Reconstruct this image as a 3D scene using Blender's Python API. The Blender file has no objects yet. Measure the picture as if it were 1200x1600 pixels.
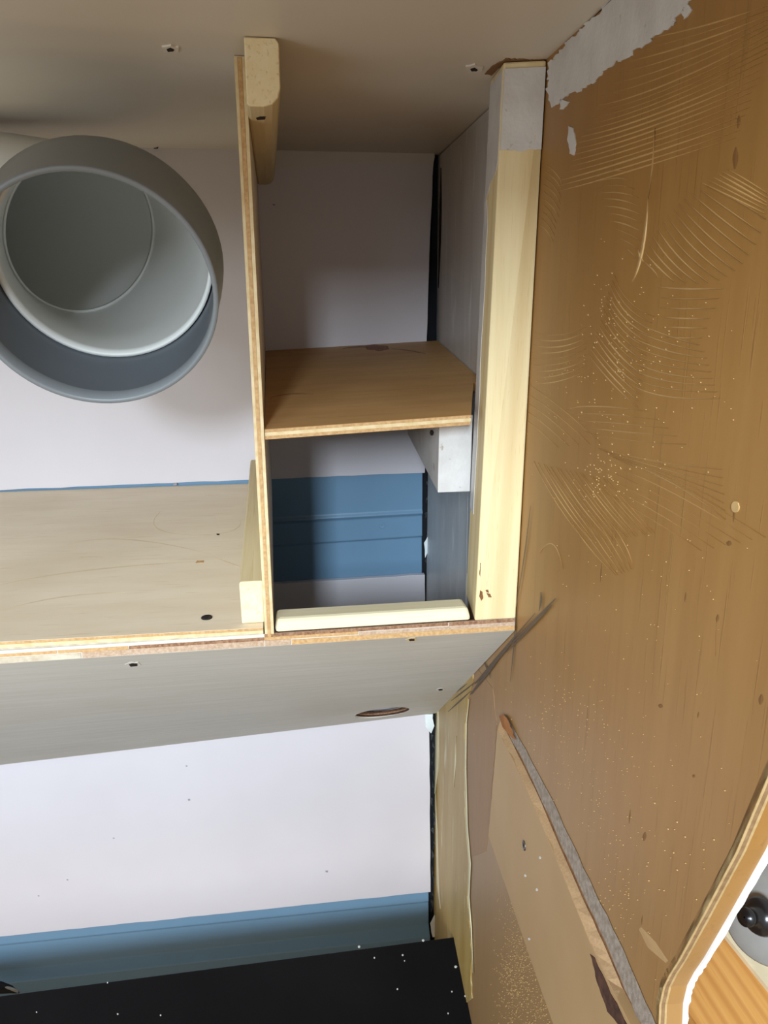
import bpy, bmesh, math, random
from mathutils import Vector, Matrix
from mathutils import noise as mnoise
random.seed(7)
SC = bpy.context.scene
COL = SC.collection

# ---------------------------------------------------------------- camera
F = 1250.0
def nrm(v): return Vector(v).normalized()
_D = nrm((-180, -385, F))
_X = Vector((9300, -370, F)).normalized(); _X = (_X - _D*_X.dot(_D)).normalized()
_Zd = _D.cross(_X); _Z = -_Zd if _Zd.y > 0 else _Zd
CAM = Vector((0, -1.0, 0))
AX = Vector((_X[0], _D[0], _Z[0])); AY = Vector((_X[1], _D[1], _Z[1])); AF = Vector((_X[2], _D[2], _Z[2]))
cd = bpy.data.cameras.new('camera'); cam = bpy.data.objects.new('camera', cd); COL.objects.link(cam)
cd.sensor_fit = 'VERTICAL'; cd.sensor_height = 24; cd.sensor_width = 18; cd.lens = 24*F/1600; cd.clip_start = .01
mw = Matrix((( AX.x, -AY.x, -AF.x, CAM.x), (AX.y, -AY.y, -AF.y, CAM.y), (AX.z, -AY.z, -AF.z, CAM.z), (0, 0, 0, 1)))
cam.matrix_world = mw
SC.camera = cam
SC.view_settings.view_transform = 'Standard'; SC.view_settings.look = 'None'
SC.view_settings.gamma = 1; SC.view_settings.use_curve_mapping = False
SC.view_settings.exposure = 0.0

# ---------------------------------------------------------------- light
w = bpy.data.worlds.new('world'); SC.world = w; w.use_nodes = True
w.node_tree.nodes['Background'].inputs[0].default_value = (1.0, .93, .84, 1)
w.node_tree.nodes['Background'].inputs[1].default_value = .70
def area(name, loc, target, sx, sy, power, col):
    l = bpy.data.lights.new(name, 'AREA'); l.shape = 'RECTANGLE'; l.size = sx; l.size_y = sy; l.energy = power; l.color = col
    o = bpy.data.objects.new(name, l); COL.objects.link(o); o.location = loc
    o.rotation_euler = (Vector(target)-Vector(loc)).to_track_quat('-Z', 'Y').to_euler(); return o
area('window_daylight', (-.265, -2.1, .39), (0, 0, -.4), .14, .32, 40, (.74, .87, 1.0))
area('side_window_daylight', (-.75, -1.9, .32), (0, 0, -.4), .6, .36, 14, (.70, .86, 1.0))
area('low_left_fill', (-.9, -1.25, -.45), (-.1, 0, -.6), .5, .5, 3, (.66, .84, 1.0))  # added low fill lamp, brightens the lower left of the back wall

# ---------------------------------------------------------------- pixel to place helpers
def ray(px, py): return AX*(px-600) + AY*(py-800) + AF*F
def onY(px, py, y): r = ray(px, py); return CAM + r*((y-CAM.y)/r.y)
def onZ(px, py, z): r = ray(px, py); return CAM + r*((z-CAM.z)/r.z)
def at(px, py, d): return CAM + ray(px, py)*(d/F)
def wx(y, z, off=0.0): return .2071 + .0617*y - .01242*(z-.1252) - off
def WP(y, z, off=0.0): return Vector((wx(y, z, off), y, z))
WN = Vector((-.998, .0616, -.0124)).normalized()
def onW(px, py, off=0.0):
    r = ray(px, py); A = Vector((.2071-off, 0, .1252)); return CAM + r*(((A-CAM).dot(WN))/r.dot(WN))
ZC = .1252; ZS = -.265; YF = -.433

# ---------------------------------------------------------------- object helpers
def mk(name, V, Fc, mat, parent=None, smooth=False, mats=None, fm=None):
    """world-space verts -> object with its origin at its own base (or the parent's)"""
    V = [Vector(v) for v in V]
    if parent is not None: loc = parent['_w']; loc = Vector(loc)
    else:
        xs = [v.x for v in V]; ys = [v.y for v in V]; zs = [v.z for v in V]
        loc = Vector(((min(xs)+max(xs))/2, (min(ys)+max(ys))/2, min(zs)))
    me = bpy.data.meshes.new(name); me.from_pydata([v-loc for v in V], [], Fc)
    bm = bmesh.new(); bm.from_mesh(me); bmesh.ops.recalc_face_normals(bm, faces=bm.faces); bm.to_mesh(me); bm.free()
    o = bpy.data.objects.new(name, me); COL.objects.link(o)
    if mat: me.materials.append(mat)
    if smooth:
        for p in me.polygons: p.use_smooth = True
    if parent is not None: o.parent = parent; o['_w'] = tuple(loc)
    else: o.location = loc; o['_w'] = tuple(loc)
    return o
def empty(name, loc):
    o = bpy.data.objects.new(name, None); COL.objects.link(o); o.location = loc; o['_w'] = tuple(loc); o.empty_display_size = .02; return o
def tag(o, label=None, cat=None, group=None, kind=None):
    if label: o['label'] = label
    if cat: o['category'] = cat
    if group: o['group'] = group
    if kind: o['kind'] = kind
    return o
def bevel(o, wd, seg=2, ang=30):
    m = o.modifiers.new('bevel', 'BEVEL'); m.width = wd; m.segments = seg; m.limit_method = 'ANGLE'; m.angle_limit = math.radians(ang)
    return o
def prism(name, poly, vec, mat, parent=None, bev=0, smooth=False):
    n = len(poly); vec = Vector(vec); P = [Vector(p) for p in poly]
    V = P + [p+vec for p in P]
    Fc = [list(range(n)), list(range(n, 2*n))[::-1]] + [[i, (i+1) % n, n+(i+1) % n, n+i] for i in range(n)]
    o = mk(name, V, Fc, mat, parent, smooth)
    if bev: bevel(o, bev)
    return o
def hexa(name, a, b, mat, parent=None, bev=0):
    """two quads (lists of 4) joined"""
    V = [Vector(p) for p in a] + [Vector(p) for p in b]
    Fc = [[0, 1, 2, 3], [7, 6, 5, 4]] + [[i, (i+1) % 4, 4+(i+1) % 4, 4+i] for i in range(4)]
    o = mk(name, V, Fc, mat, parent)
    if bev: bevel(o, bev)
    return o
def box(name, x0, x1, y0, y1, z0, z1, mat, parent=None, bev=0):
    return hexa(name, [(x0, y0, z0), (x1, y0, z0), (x1, y1, z0), (x0, y1, z0)], [(x0, y0, z1), (x1, y0, z1), (x1, y1, z1), (x0, y1, z1)], mat, parent, bev)
def ragged(poly, amp, step, seed=0):
    """densify an outline (list of 2-tuples) and roughen it"""
    out = []; n = len(poly); r = random.Random(seed)
    for i in range(n):
        a = Vector(poly[i]); b = Vector(poly[(i+1) % n]); L = (b-a).length; k = max(1, int(L/step))
        for j in range(k):
            p = a.lerp(b, j/k); q = Vector((p.x*.08, p.y*.08, seed*3.1))
            out.append((p.x + amp*(mnoise.noise(q)*1.2 + r.uniform(-.5, .5)), p.y + amp*(mnoise.noise(q+Vector((9, 9, 9)))*1.2 + r.uniform(-.5, .5))))
    return out
def wall_patch(name, poly_px, mat, parent, h=.0004, base=0.0, amp=0, step=6, seed=1):
    """a thin coat on the right wall: outline in the wall plane, with its own thickness"""
    if amp: poly_px = ragged(poly_px, amp, step, seed)
    P = [onW(x, y, base) for x, y in poly_px]
    return prism(name, P, WN*h, mat, parent)
def ribbons(name, curves, mat, parent, wpx=1.6, h=.0003, base=0.0, proj=None):
    """raised strokes following curves; one joined mesh"""
    proj = proj or (lambda x, y, o=0: onW(x, y, o))
    V = []; Fc = []
    for c in curves:
        pts = c['p']; wd = c.get('w', wpx); n = len(pts)
        b0 = len(V)
        for i, (x, y) in enumerate(pts):
            j = min(i+1, n-1); k = max(i-1, 0); dx = pts[j][0]-pts[k][0]; dy = pts[j][1]-pts[k][1]; L = math.hypot(dx, dy) or 1
            t = i/(n-1); ww = wd*(.25+.75*math.sin(math.pi*min(max(t, .04), .96)))*.5
            nx, ny = -dy/L*ww, dx/L*ww
            V += [proj(x+nx, y+ny, base), proj(x, y, base+h), proj(x-nx, y-ny, base)]
        for i in range(n-1):
            a = b0+3*i
            Fc += [[a, a+3, a+4, a+1], [a+1, a+4, a+5, a+2]]
    return mk(name, V, Fc, mat, parent)
def quad3(a, b, c, n=12):
    out = []
    for i in range(n):
        t = i/(n-1); # passes through b at t=.5
        cx = 2*b[0]-.5*a[0]-.5*c[0]; cy = 2*b[1]-.5*a[1]-.5*c[1]
        out.append(((1-t)**2*a[0]+2*t*(1-t)*cx+t*t*c[0], (1-t)**2*a[1]+2*t*(1-t)*cy+t*t*c[1]))
    return out
def ring_verts(c, nrm_, r, n=64, up=Vector((0, 0, 1))):
    nn = Vector(nrm_).normalized(); u = up.cross(nn)
    if u.length < 1e-4: u = Vector((1, 0, 0))
    u.normalize(); v = nn.cross(u)
    return [c + u*(math.cos(2*math.pi*i/n)*r) + v*(math.sin(2*math.pi*i/n)*r) for i in range(n)]
def loft(name, rings, mat, parent=None, closed=False, cap=False, n=64):
    V = []; Fc = []
    for r in rings: V += r
    m = len(rings)
    for k in range(m if closed else m-1):
        a = k*n; b = ((k+1) % m)*n
        for i in range(n): Fc.append([a+i, a+(i+1) % n, b+(i+1) % n, b+i])
    if cap: Fc.append(list(range(n))); Fc.append(list(range((m-1)*n, m*n))[::-1])
    o = mk(name, V, Fc, mat, parent, smooth=True)
    return o
def screw(pos, normal, r, mat, parent, name='screw'):
    """countersunk head: dished disc with a cross recess, slightly below a raised rim"""
    nn = Vector(normal).normalized()
    prof = [(r*1.05, -.0002), (r*1.0, .0006), (r*.82, .0006), (r*.6, .0003), (.0001, .0003)]
    rings = [ring_verts(Vector(pos)+nn*h, nn, rr, 20) for rr, h in prof]
    o = loft(name, rings, mat, parent, n=20)
    if name == 'screw':
        c = Vector(pos)+nn*.0003; q = ring_verts(c, nn, r*.42, 8); q = [v if i % 2 else c.lerp(v, .4) for i, v in enumerate(q)]
        prism('recess', q, nn*.0003, M['hole'], o)
    return o

# ---------------------------------------------------------------- materials
def lin(c):
    return tuple(((v/255)/12.92 if v/255 <= .04045 else ((v/255+.055)/1.055)**2.4) for v in c) + (1,)
def base_mat(name, rough=.6, spec=.3):
    m = bpy.data.materials.new(name); m.use_nodes = True; nt = m.node_tree; b = nt.nodes['Principled BSDF']
    b.inputs['Roughness'].default_value = rough; b.inputs['Specular IOR Level'].default_value = spec
    return m, nt, b
def mixc(nt, fac, a, b):
    n = nt.nodes.new('ShaderNodeMix'); n.data_type = 'RGBA'
    nt.links.new(fac, n.inputs[0])
    for s, v in ((n.inputs[6], a), (n.inputs[7], b)):
        if isinstance(v, tuple): s.default_value = v
        else: nt.links.new(v, s)
    return n.outputs[2]
def coords(nt, scale=(1, 1, 1), rot=(0, 0, 0)):
    tc = nt.nodes.new('ShaderNodeTexCoord'); mp = nt.nodes.new('ShaderNodeMapping')
    mp.inputs['Scale'].default_value = scale; mp.inputs['Rotation'].default_value = rot
    nt.links.new(tc.outputs['Object'], mp.inputs[0]); return mp.outputs[0]
def noise_fac(nt, vec, scale, detail=4, lo=.35, hi=.65, rough=.55, dist=0):
    n = nt.nodes.new('ShaderNodeTexNoise'); n.inputs['Scale'].default_value = scale; n.inputs['Detail'].default_value = detail
    n.inputs['Roughness'].default_value = rough; n.inputs['Distortion'].default_value = dist
    nt.links.new(vec, n.inputs['Vector'])
    r = nt.nodes.new('ShaderNodeMapRange'); r.inputs[1].default_value = lo; r.inputs[2].default_value = hi
    nt.links.new(n.outputs[0], r.inputs[0]); return r.outputs[0]
def bump(nt, b, fac, strength=.2, dist=.0005):
    bp = nt.nodes.new('ShaderNodeBump'); bp.inputs['Strength'].default_value = strength; bp.inputs['Distance'].default_value = dist
    nt.links.new(fac, bp.inputs['Height']); nt.links.new(bp.outputs[0], b.inputs['Normal'])
def paint(name, c1, c2, rough=.5, scale=8, streak=(1, 1, 1), fleck=None, bmp=.1, spec=.3, fl=(.68, .74), fscale=90):
    m, nt, b = base_mat(name, rough, spec)
    v = coords(nt, streak); f = noise_fac(nt, v, scale)
    col = mixc(nt, f, lin(c1), lin(c2))
    if fleck:
        f2 = noise_fac(nt, v, fscale, 3, fl[0], fl[1]); col = mixc(nt, f2, col, lin(fleck))
    nt.links.new(col, b.inputs['Base Color'])
    f3 = noise_fac(nt, coords(nt, streak), scale*12, 3, .2, .8); bump(nt, b, f3, bmp)
    return m
def wood(name, c1, c2, c3, grain=(1, 30, 30), scale=6, ring=0, rough=.62, bmp=.25, blotch=None, spec=.22, gl=(.3, .7)):
    """c1/c2 veneer tones, c3 fine dark fibres; grain = stretch (small along the grain)"""
    m, nt, b = base_mat(name, rough, spec)
    v = coords(nt, grain); f = noise_fac(nt, v, scale, 5, gl[0], gl[1], .6, .4)
    col = mixc(nt, f, lin(c1), lin(c2))
    if ring:
        wv = nt.nodes.new('ShaderNodeTexWave'); wv.wave_type = 'BANDS'; wv.bands_direction = 'DIAGONAL'
        wv.inputs['Scale'].default_value = ring; wv.inputs['Distortion'].default_value = 2.2; wv.inputs['Detail'].default_value = 2
        wv.inputs['Detail Scale'].default_value = .6
        nt.links.new(coords(nt, tuple(.035 if g < 5 else 1 for g in grain)), wv.inputs['Vector'])
        mr = nt.nodes.new('ShaderNodeMapRange'); mr.inputs[1].default_value = .35; mr.inputs[2].default_value = 1; mr.inputs[4].default_value = .42
        nt.links.new(wv.outputs[0], mr.inputs[0]); col = mixc(nt, mr.outputs[0], col, lin(c3))
    v2 = coords(nt, tuple(g*1.0 if g < 5 else g*2.2 for g in grain)); f2 = noise_fac(nt, v2, scale*3.4, 3, .60, .80)
    sc = nt.nodes.new('ShaderNodeMath'); sc.operation = 'MULTIPLY'; sc.inputs[1].default_value = .70; nt.links.new(f2, sc.inputs[0])
    col = mixc(nt, sc.outputs[0], col, lin(c3))
    if blotch:
        f4 = noise_fac(nt, coords(nt), blotch[1], 3, .5, .75); s4 = nt.nodes.new('ShaderNodeMath'); s4.operation = 'MULTIPLY'; s4.inputs[1].default_value = blotch[2]
        nt.links.new(f4, s4.inputs[0]); col = mixc(nt, s4.outputs[0], col, lin(blotch[0]))
    nt.links.new(col, b.inputs['Base Color']); bump(nt, b, f2, bmp)
    return m
def plain(name, c, rough=.5, metal=0, spec=.3, c2=None, scale=40):
    m, nt, b = base_mat(name, rough, spec); b.inputs['Metallic'].default_value = metal
    f = noise_fac(nt, coords(nt), scale); c2 = c2 or tuple(min(255, int(v*1.08+2)) for v in c)
    nt.links.new(mixc(nt, f, lin(c), lin(c2)), b.inputs['Base Color']); return m

M = {}
M['panel'] = paint('panel_paint', (214, 206, 208), (222, 215, 217), .42, 3, fleck=None, bmp=.05)
M['filler'] = paint('cream_filler', (214, 205, 192), (222, 214, 202), .6, 12)
M['ceiling'] = paint('ceiling_paint', (206, 196, 180), (216, 207, 192), .45, 2.5, bmp=.08)
M['blue'] = paint('blue_paint', (112, 146, 172), (118, 152, 178), .38, 5, bmp=.1, spec=.4)
M['dentgrey'] = plain('scuff', (150, 146, 150), .7)
M['dark'] = plain('dark_void', (26, 28, 32), .9)
M['gap'] = paint('torn_insulation', (50, 52, 56), (96, 98, 96), .8, 60, fleck=(190, 190, 184), bmp=.6)
M['liner'] = paint('brushed_grey_paint', (198, 194, 189), (212, 208, 203), .38, 22, (1, 1, .22), fleck=(232, 231, 228), bmp=.5, spec=.45, fl=(.6, .75), fscale=60)
M['wallply'] = wood('glue_stained_plywood', (146, 103, 50), (160, 117, 62), (122, 82, 38), (8, 12, 1.0), 5, 0, .45, .3, blotch=((144, 102, 54), 4, .7), spec=.4, gl=(.2, .8))
_nt = M['wallply'].node_tree; _b = _nt.nodes['Principled BSDF']; _src = _b.inputs['Base Color'].links[0].from_socket
_tc = _nt.nodes.new('ShaderNodeTexCoord'); _sx = _nt.nodes.new('ShaderNodeSeparateXYZ'); _nt.links.new(_tc.outputs['Object'], _sx.inputs[0])
_nz = _nt.nodes.new('ShaderNodeTexNoise'); _nz.inputs['Scale'].default_value = 9; _nt.links.new(_tc.outputs['Object'], _nz.inputs['Vector'])
_ad = _nt.nodes.new('ShaderNodeMath'); _ad.operation = 'MULTIPLY_ADD'; _ad.inputs[1].default_value = .25; _nt.links.new(_nz.outputs[0], _ad.inputs[0]); _nt.links.new(_sx.outputs[2], _ad.inputs[2])
_mr = _nt.nodes.new('ShaderNodeMapRange'); _mr.inputs[1].default_value = 1.20; _mr.inputs[2].default_value = .96; _mr.inputs[4].default_value = .62; _nt.links.new(_ad.outputs[0], _mr.inputs[0])
_nt.links.new(mixc(_nt, _mr.outputs[0], _src, lin((158, 128, 92))), _b.inputs['Base Color'])   # bare wood below the glue-coated zone
M['wallskin'] = plain('cream_outer_skin', (230, 228, 222), .5)
M['white'] = paint('white_primer', (196, 190, 184), (212, 208, 203), .5, 30, fleck=(170, 160, 146), bmp=.4)
M['glue'] = plain('dried_glue', (182, 144, 88), .4, spec=.45)
M['glue2'] = plain('pale_dried_glue', (180, 146, 96), .45, spec=.4)
M['pencil'] = plain('graphite', (82, 64, 48), .5)
M['rust'] = paint('rusty_stain', (132, 78, 34), (166, 108, 56), .7, 50)
M['groove'] = plain('groove_brown', (140, 98, 60), .8, c2=(112, 70, 38), scale=200)
M['stain'] = plain('ceiling_stain', (122, 88, 58), .8)
M['shelfply'] = wood('pale_plywood', (226, 208, 180), (235, 219, 193), (202, 178, 146), (1.6, 9, 9), 5, 0, .55, .2, blotch=((212, 192, 162), 5, .6), spec=.3)
M['greyply'] = wood('grey_plywood', (200, 193, 179), (212, 206, 194), (176, 167, 150), (1, 14, 26), 7, 0, .55, .2, blotch=((192, 181, 162), 4, .6), spec=.3)
M['brownply'] = wood('brown_plywood', (190, 146, 92), (206, 162, 106), (150, 104, 56), (1, 9, 9), 5, 0, .55, .2, blotch=((172, 126, 72), 6, .6), spec=.3)
M['pine'] = wood('pine', (222, 200, 150), (232, 212, 166), (204, 172, 116), (28, 28, .8), 5, 26, .55, .2, spec=.3)
M['pineend'] = wood('pine_end_grain', (226, 206, 160), (234, 218, 180), (188, 152, 96), (3, 3, 3), 40, 90, .7, .5)
M['pineY'] = wood('pine_batten', (206, 186, 142), (220, 202, 160), (184, 156, 108), (28, .8, 28), 5, 0, .55, .2)
M['pineX'] = wood('pine_strip', (218, 206, 170), (228, 218, 186), (200, 180, 134), (.8, 28, 28), 5, 0, .55, .2)
M['v_pale'] = plain('pale_veneer', (222, 202, 160), .7, c2=(206, 180, 132), scale=120)
M['v_grey'] = plain('grey_veneer', (204, 192, 170), .7, c2=(184, 166, 140), scale=150)
M['v_orange'] = plain('orange_veneer', (202, 164, 114), .7, c2=(180, 138, 90), scale=400)
M['v_red'] = plain('reddish_veneer', (164, 124, 92), .75, c2=(120, 82, 58), scale=500)
M['v_pink'] = plain('pinkish_veneer', (194, 168, 144), .7, c2=(172, 142, 114), scale=500)
M['e_pale'] = plain('edge_pale', (180, 152, 106), .7, c2=(168, 138, 92), scale=300)
M['e_dark'] = plain('edge_dark', (142, 112, 78), .75, c2=(124, 94, 62), scale=300)
M['e_mid'] = plain('edge_mid', (142, 112, 76), .75, c2=(164, 132, 86), scale=260)
M['e_mid2'] = plain('edge_tan', (130, 106, 80), .75, c2=(118, 94, 68), scale=220)
M['brown'] = plain('dark_brown', (92, 60, 44), .8, c2=(64, 40, 30), scale=200)
M['pipe_pale'] = plain('pale_grey_plastic', (228, 228, 222), .36, spec=.45, c2=(232, 232, 226), scale=6)
M['pipe'] = plain('grey_plastic', (124, 128, 130), .38, spec=.45, c2=(128, 132, 134), scale=6)
M['pipe_in'] = plain('darker_grey_plastic_inside', (96, 101, 106), .42, spec=.4, c2=(102, 107, 112), scale=6)  # inner faces of the socket, a darker grey than its outside
M['rubber'] = plain('black_rubber', (18, 18, 19), .6)
M['black'] = paint('black_board', (12, 11, 12), (18, 17, 18), .65, 6, bmp=.1, spec=.12)
M['crumb'] = plain('white_crumb', (200, 196, 188), .8)
M['steel'] = plain('dull_screw', (104, 96, 88), .35, .8)
M['dsteel'] = plain('dark_screw', (40, 34, 32), .55, .3)
M['hole'] = plain('screw_hole', (36, 26, 18), .9)
M['mdf'] = paint('tan_board', (172, 138, 96), (182, 149, 107), .55, 5, bmp=.05)
M['mdfedge'] = plain('board_edge', (190, 156, 116), .8, c2=(176, 142, 104), scale=700)
M['bead'] = paint('grey_adhesive', (146, 128, 112), (176, 160, 144), .8, 300, fleck=(220, 212, 206), bmp=.9, fscale=800)
M['foam'] = paint('yellow_adhesive', (168, 135, 70), (184, 154, 92), .45, 16, (1, 1, .25), fleck=(214, 204, 164), bmp=.5, spec=.45, fl=(.6, .75), fscale=40)
M['foam_edge'] = plain('cream_adhesive', (206, 194, 158), .6)
M['pinkply'] = wood('pinkish_plywood', (152, 116, 80), (158, 122, 86), (138, 102, 68), (8, 14, 1.1), 6, 0, .5, .2)
M['paper'] = plain('torn_paper', (214, 218, 216), .7)
M['brightwhite'] = plain('white_paint_bead', (240, 242, 244), .5)
M['orangepine'] = wood('orange_pine', (216, 158, 84), (228, 172, 98), (180, 112, 46), (28, .8, 28), 5, 60, .5, .1)
M['cream'] = plain('cream_board', (222, 210, 176), .6)
M['lid'] = plain('grey_metal_lid', (150, 148, 142), .35, .3)
M['knob'] = plain('black_knob', (16, 17, 20), .25, spec=.6)
M['navy'] = plain('navy_cloth', (28, 30, 78), .8)

# ================================================================ SETTING
# ---- back wall: dark frame behind, white panels and blue steel rails as its pieces
wb = box('wall_back', -1.0, .26, .030, .045, -1.3, .16, M['dark']); tag(wb, kind='structure')
def xe(y):   # right edge of the back panels, read down the corner
    T = [(200, 679), (240, 678), (400, 671), (530, 667), (745, 664), (950, 664), (1130, 671), (1400, 673), (1600, 676)]
    for (a, b), (c, d) in zip(T, T[1:]):
        if y <= c: return b + (d-b)*(y-a)/(c-a)
    return T[-1][1]
def back_panel(name, ytopL, ytopR, ybotL, ybotR, mat, y0, th, amp=.8, seed=1, label=None):
    """vertical panel between two sloping lines given at x=0 and at the corner"""
    L = -.95
    tl = onY(0, ytopL, y0); tr = onY(xe(ytopR), ytopR, y0); bl = onY(0, ybotL, y0); br = onY(xe(ybotR), ybotR, y0)
    def ext(a, b): t = (L-a.x)/(b.x-a.x); return Vector((L, y0, a.z+(b.z-a.z)*t))
    P = [ext(bl, br)]
    rnd = random.Random(seed)
    n = 60
    for i in range(1, n+1):
        t = i/n; p = P[0].lerp(br, t); P.append(Vector((p.x, y0, p.z + amp*.0007*rnd.uniform(-1, 1)*(1 if i < n else 0))))
    k = 24
    for i in range(1, k):
        yy = ybotR+(ytopR-ybotR)*i/k; p = onY(xe(yy)+rnd.uniform(-1, 1)*amp*.5, yy, y0); P.append(p)
    P.append(tr)
    q = ext(tl, tr)
    for i in range(1, n+1):
        t = i/n; p = tr.lerp(q, t); P.append(Vector((p.x, y0, p.z + amp*.0006*rnd.uniform(-1, 1)*(1 if i < n else 0))))
    return prism(name, P, (0, th, 0), mat, wb, .0006)
back_panel('panel', 226, 232, 766, 739, M['panel'], -.002, .008, seed=2)
back_panel('panel', 938, 898, 1464, 1394, M['panel'], -.002, .008, seed=3)
def rail(name, rows, matr, seed):
    """pressed steel rail: rows = (y at x=0, y at corner, depth)"""
    V = []; Fc = []; n = len(rows)
    for (ya, yb, dep) in rows:
        a = onY(0, ya, 0); b = onY(xe(yb)-3, yb, 0); t = (-.95-a.x)/(b.x-a.x)
        V += [Vector((-.95, dep, a.z+(b.z-a.z)*t)), Vector((b.x, dep, b.z))]
    for (ya, yb, dep) in rows: 
        a = onY(0, ya, 0); b = onY(xe(yb)-3, yb, 0); t = (-.95-a.x)/(b.x-a.x)
        V += [Vector((-.95, .026, a.z+(b.z-a.z)*t)), Vector((b.x, .026, b.z))]
    for i in range(n-1):
        Fc.append([2*i, 2*i+1, 2*i+3, 2*i+2]); Fc.append([2*n+2*i, 2*n+2*i+1, 2*n+2*i+3, 2*n+2*i+2][::-1])
        Fc.append([2*i+1, 2*n+2*i+1, 2*n+2*i+3, 2*i+3]); Fc.append([2*i, 2*n+2*i, 2*n+2*i+2, 2*i+2][::-1])
    Fc.append([0, 1, 2*n+1, 2*n]); Fc.append([2*n-2, 2*n-1, 4*n-1, 4*n-2][::-1])
    return bevel(mk(name, V, Fc, matr, wb), .0012, 3, 8)
r1 = rail('rail', [(758, 736, .003), (834, 797, .003), (840, 802, .0005), (846, 807, .0045), (882, 839, .0045), (885, 842, .0075), (950, 906, .0065)], M['blue'], 1)
tag(r1, 'blue painted steel rail between the white panels')
screw(onY(597, 821, .0042), (0, -1, 0), .0042, M['blue'], r1, 'rivet')
r2 = rail('rail', [(1455, 1386, .004), (1462, 1392, .001), (1477, 1409, .001), (1480, 1412, .003), (1520, 1446, .003), (1532, 1458, -.007), (1550, 1474, -.007), (1600, 1525, -.006), (1660, 1580, -.006)], M['blue'], 2)
tag(r2, 'blue painted steel rail above the black board')
p = prism('filler_strip', [onY(x, y, -.0025) for x, y in ragged([(412, 232), (680, 235), (678, 258), (600, 254), (520, 256), (480, 262), (412, 264)], 1.2, 8, 4)], (0, .001, 0), M['filler'], wb)
# small chips and dents on the panels
for (x, y, s) in [(428, 320, 3), (273, 757, 4), (295, 1250, 3), (177, 1310, 2), (510, 1362, 3), (105, 1375, 2), (60, 1400, 2), (291, 1197, 2)]:
    q = ragged([(x-s*.7, y-s*.4), (x+s*.7, y-s*.5), (x+s*.8, y+s*.3), (x-s*.4, y+s*.4)], .5, 2, x)
    prism('dent', [onY(a, b, -.0022) for a, b in q], (0, .0012, 0), M['dentgrey'], wb)
c0 = [quad3((262, 1168), (278, 1182), (291, 1197))]
# ---- torn insulation in the corner gap
gp = box('insulation_strip', onY(655, 500, .02).x, .24, .012, .020, -1.2, ZC, M['dark'], wb)
V = []; Fc = []
rr = random.Random(5)
for i in range(46):
    yy = 745 + i*15.5 + rr.uniform(-4, 4)
    if 1000 < yy < 1120: continue
    x = xe(yy) + 5 + rr.uniform(-3, 3)
    a = [onY(x+rr.uniform(-3, 3), yy+rr.uniform(-9, 9), .002+rr.uniform(0, .008)) for _ in range(4)]
    b0 = len(V); V += a + [v+Vector((0, .003, 0)) for v in a]
    Fc += [[b0, b0+1, b0+2], [b0, b0+2, b0+3], [b0+4, b0+6, b0+5], [b0+4, b0+7, b0+6], [b0, b0+1, b0+5, b0+4], [b0+2, b0+3, b0+7, b0+6]]
tag(mk('torn_scraps', V, Fc, M['gap'], wb), 'ragged grey scraps in the corner gap', kind='stuff')
for q, lab in [([(664, 1116), (676, 1116), (678, 1134), (674, 1146), (665, 1136)], None), ([(672, 1443), (686, 1420), (690, 1462), (676, 1464)], None), ([(663, 848), (669, 838), (670, 860), (664, 872)], None)]:
    prism('paper_scrap', [onY(a, b, -.004) for a, b in ragged(q, .8, 5, 3)], (0, .0008, 0), M['paper'], wb)

# ---- ceiling
ce = prism('ceiling', [(-1.0, .05, ZC), (-1.0, -1.12, ZC), (wx(-1.12, ZC)+.02, -1.12, ZC), (wx(.05, ZC)+.02, .05, ZC)], (0, 0, .02), M['ceiling'])
tag(ce, kind='structure')
def ceil_patch(name, poly, mat, amp=1.2, h=-.0006, seed=1):
    return prism(name, [onZ(a, b, ZC) for a, b in ragged(poly, amp, 4, seed)], (0, 0, h), mat, ce)
for (x, y) in [(265, 75), (740, 106)]:
    ceil_patch('filler_spot', [(x-13, y-4), (x+2, y-6), (x+14, y-3), (x+13, y+4), (x-8, y+6)], M['filler'], 1.2, -.0009, x)
    ceil_patch('screw_hole', [(x-5, y-1), (x+1, y-3), (x+7, y), (x+5, y+2.5), (x-3, y+2.5)], M['hole'], .8, -.0013, x+1)
ceil_patch('screw_hole', [(226, 231), (236, 233), (248, 229), (244, 236), (236, 236)], M['hole'], 1, -.0008, 9)
ceil_patch('stain', [(776, 98), (790, 91), (850, 93), (866, 92), (864, 99), (786, 101), (768, 116), (758, 114)], M['stain'], 1.5, -.0006, 10)
# dark joint between ceiling and right wall
ribbons('joint', [{'p': [(955-i*9.3, i*9.6) for i in range(11)], 'w': 4}, {'p': [(758-i*7, 184+i*5.7) for i in range(11)], 'w': 4}], M['hole'], ce, proj=lambda x, y, o=0: onZ(x, y, ZC-.0006))

# ---- right wall: plywood sheet with a cut opening towards the camera
TH = .0115
edge_px = []
E_in = [(-.860, .06), (-.826, -.045), (-.785, -.167), (-.7732, -.2077), (-.7570, -.2520), (-.7422, -.2914), (-.7360, -.3060), (-.7318, -.3180), (-.7302, -.3306), (-.7322, -.3450), (-.7335, -.45), (-.735, -1.3)]
E_in = [(-.860, ZC+.02), (-.855, .10)] + E_in[1:]
inner = [WP(.030, ZC), WP(.030, -1.3)] + [WP(y, z) for y, z in E_in[::-1]]
wr = prism('wall_right', inner, -WN*TH, M['wallply']); tag(wr, kind='structure')
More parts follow.
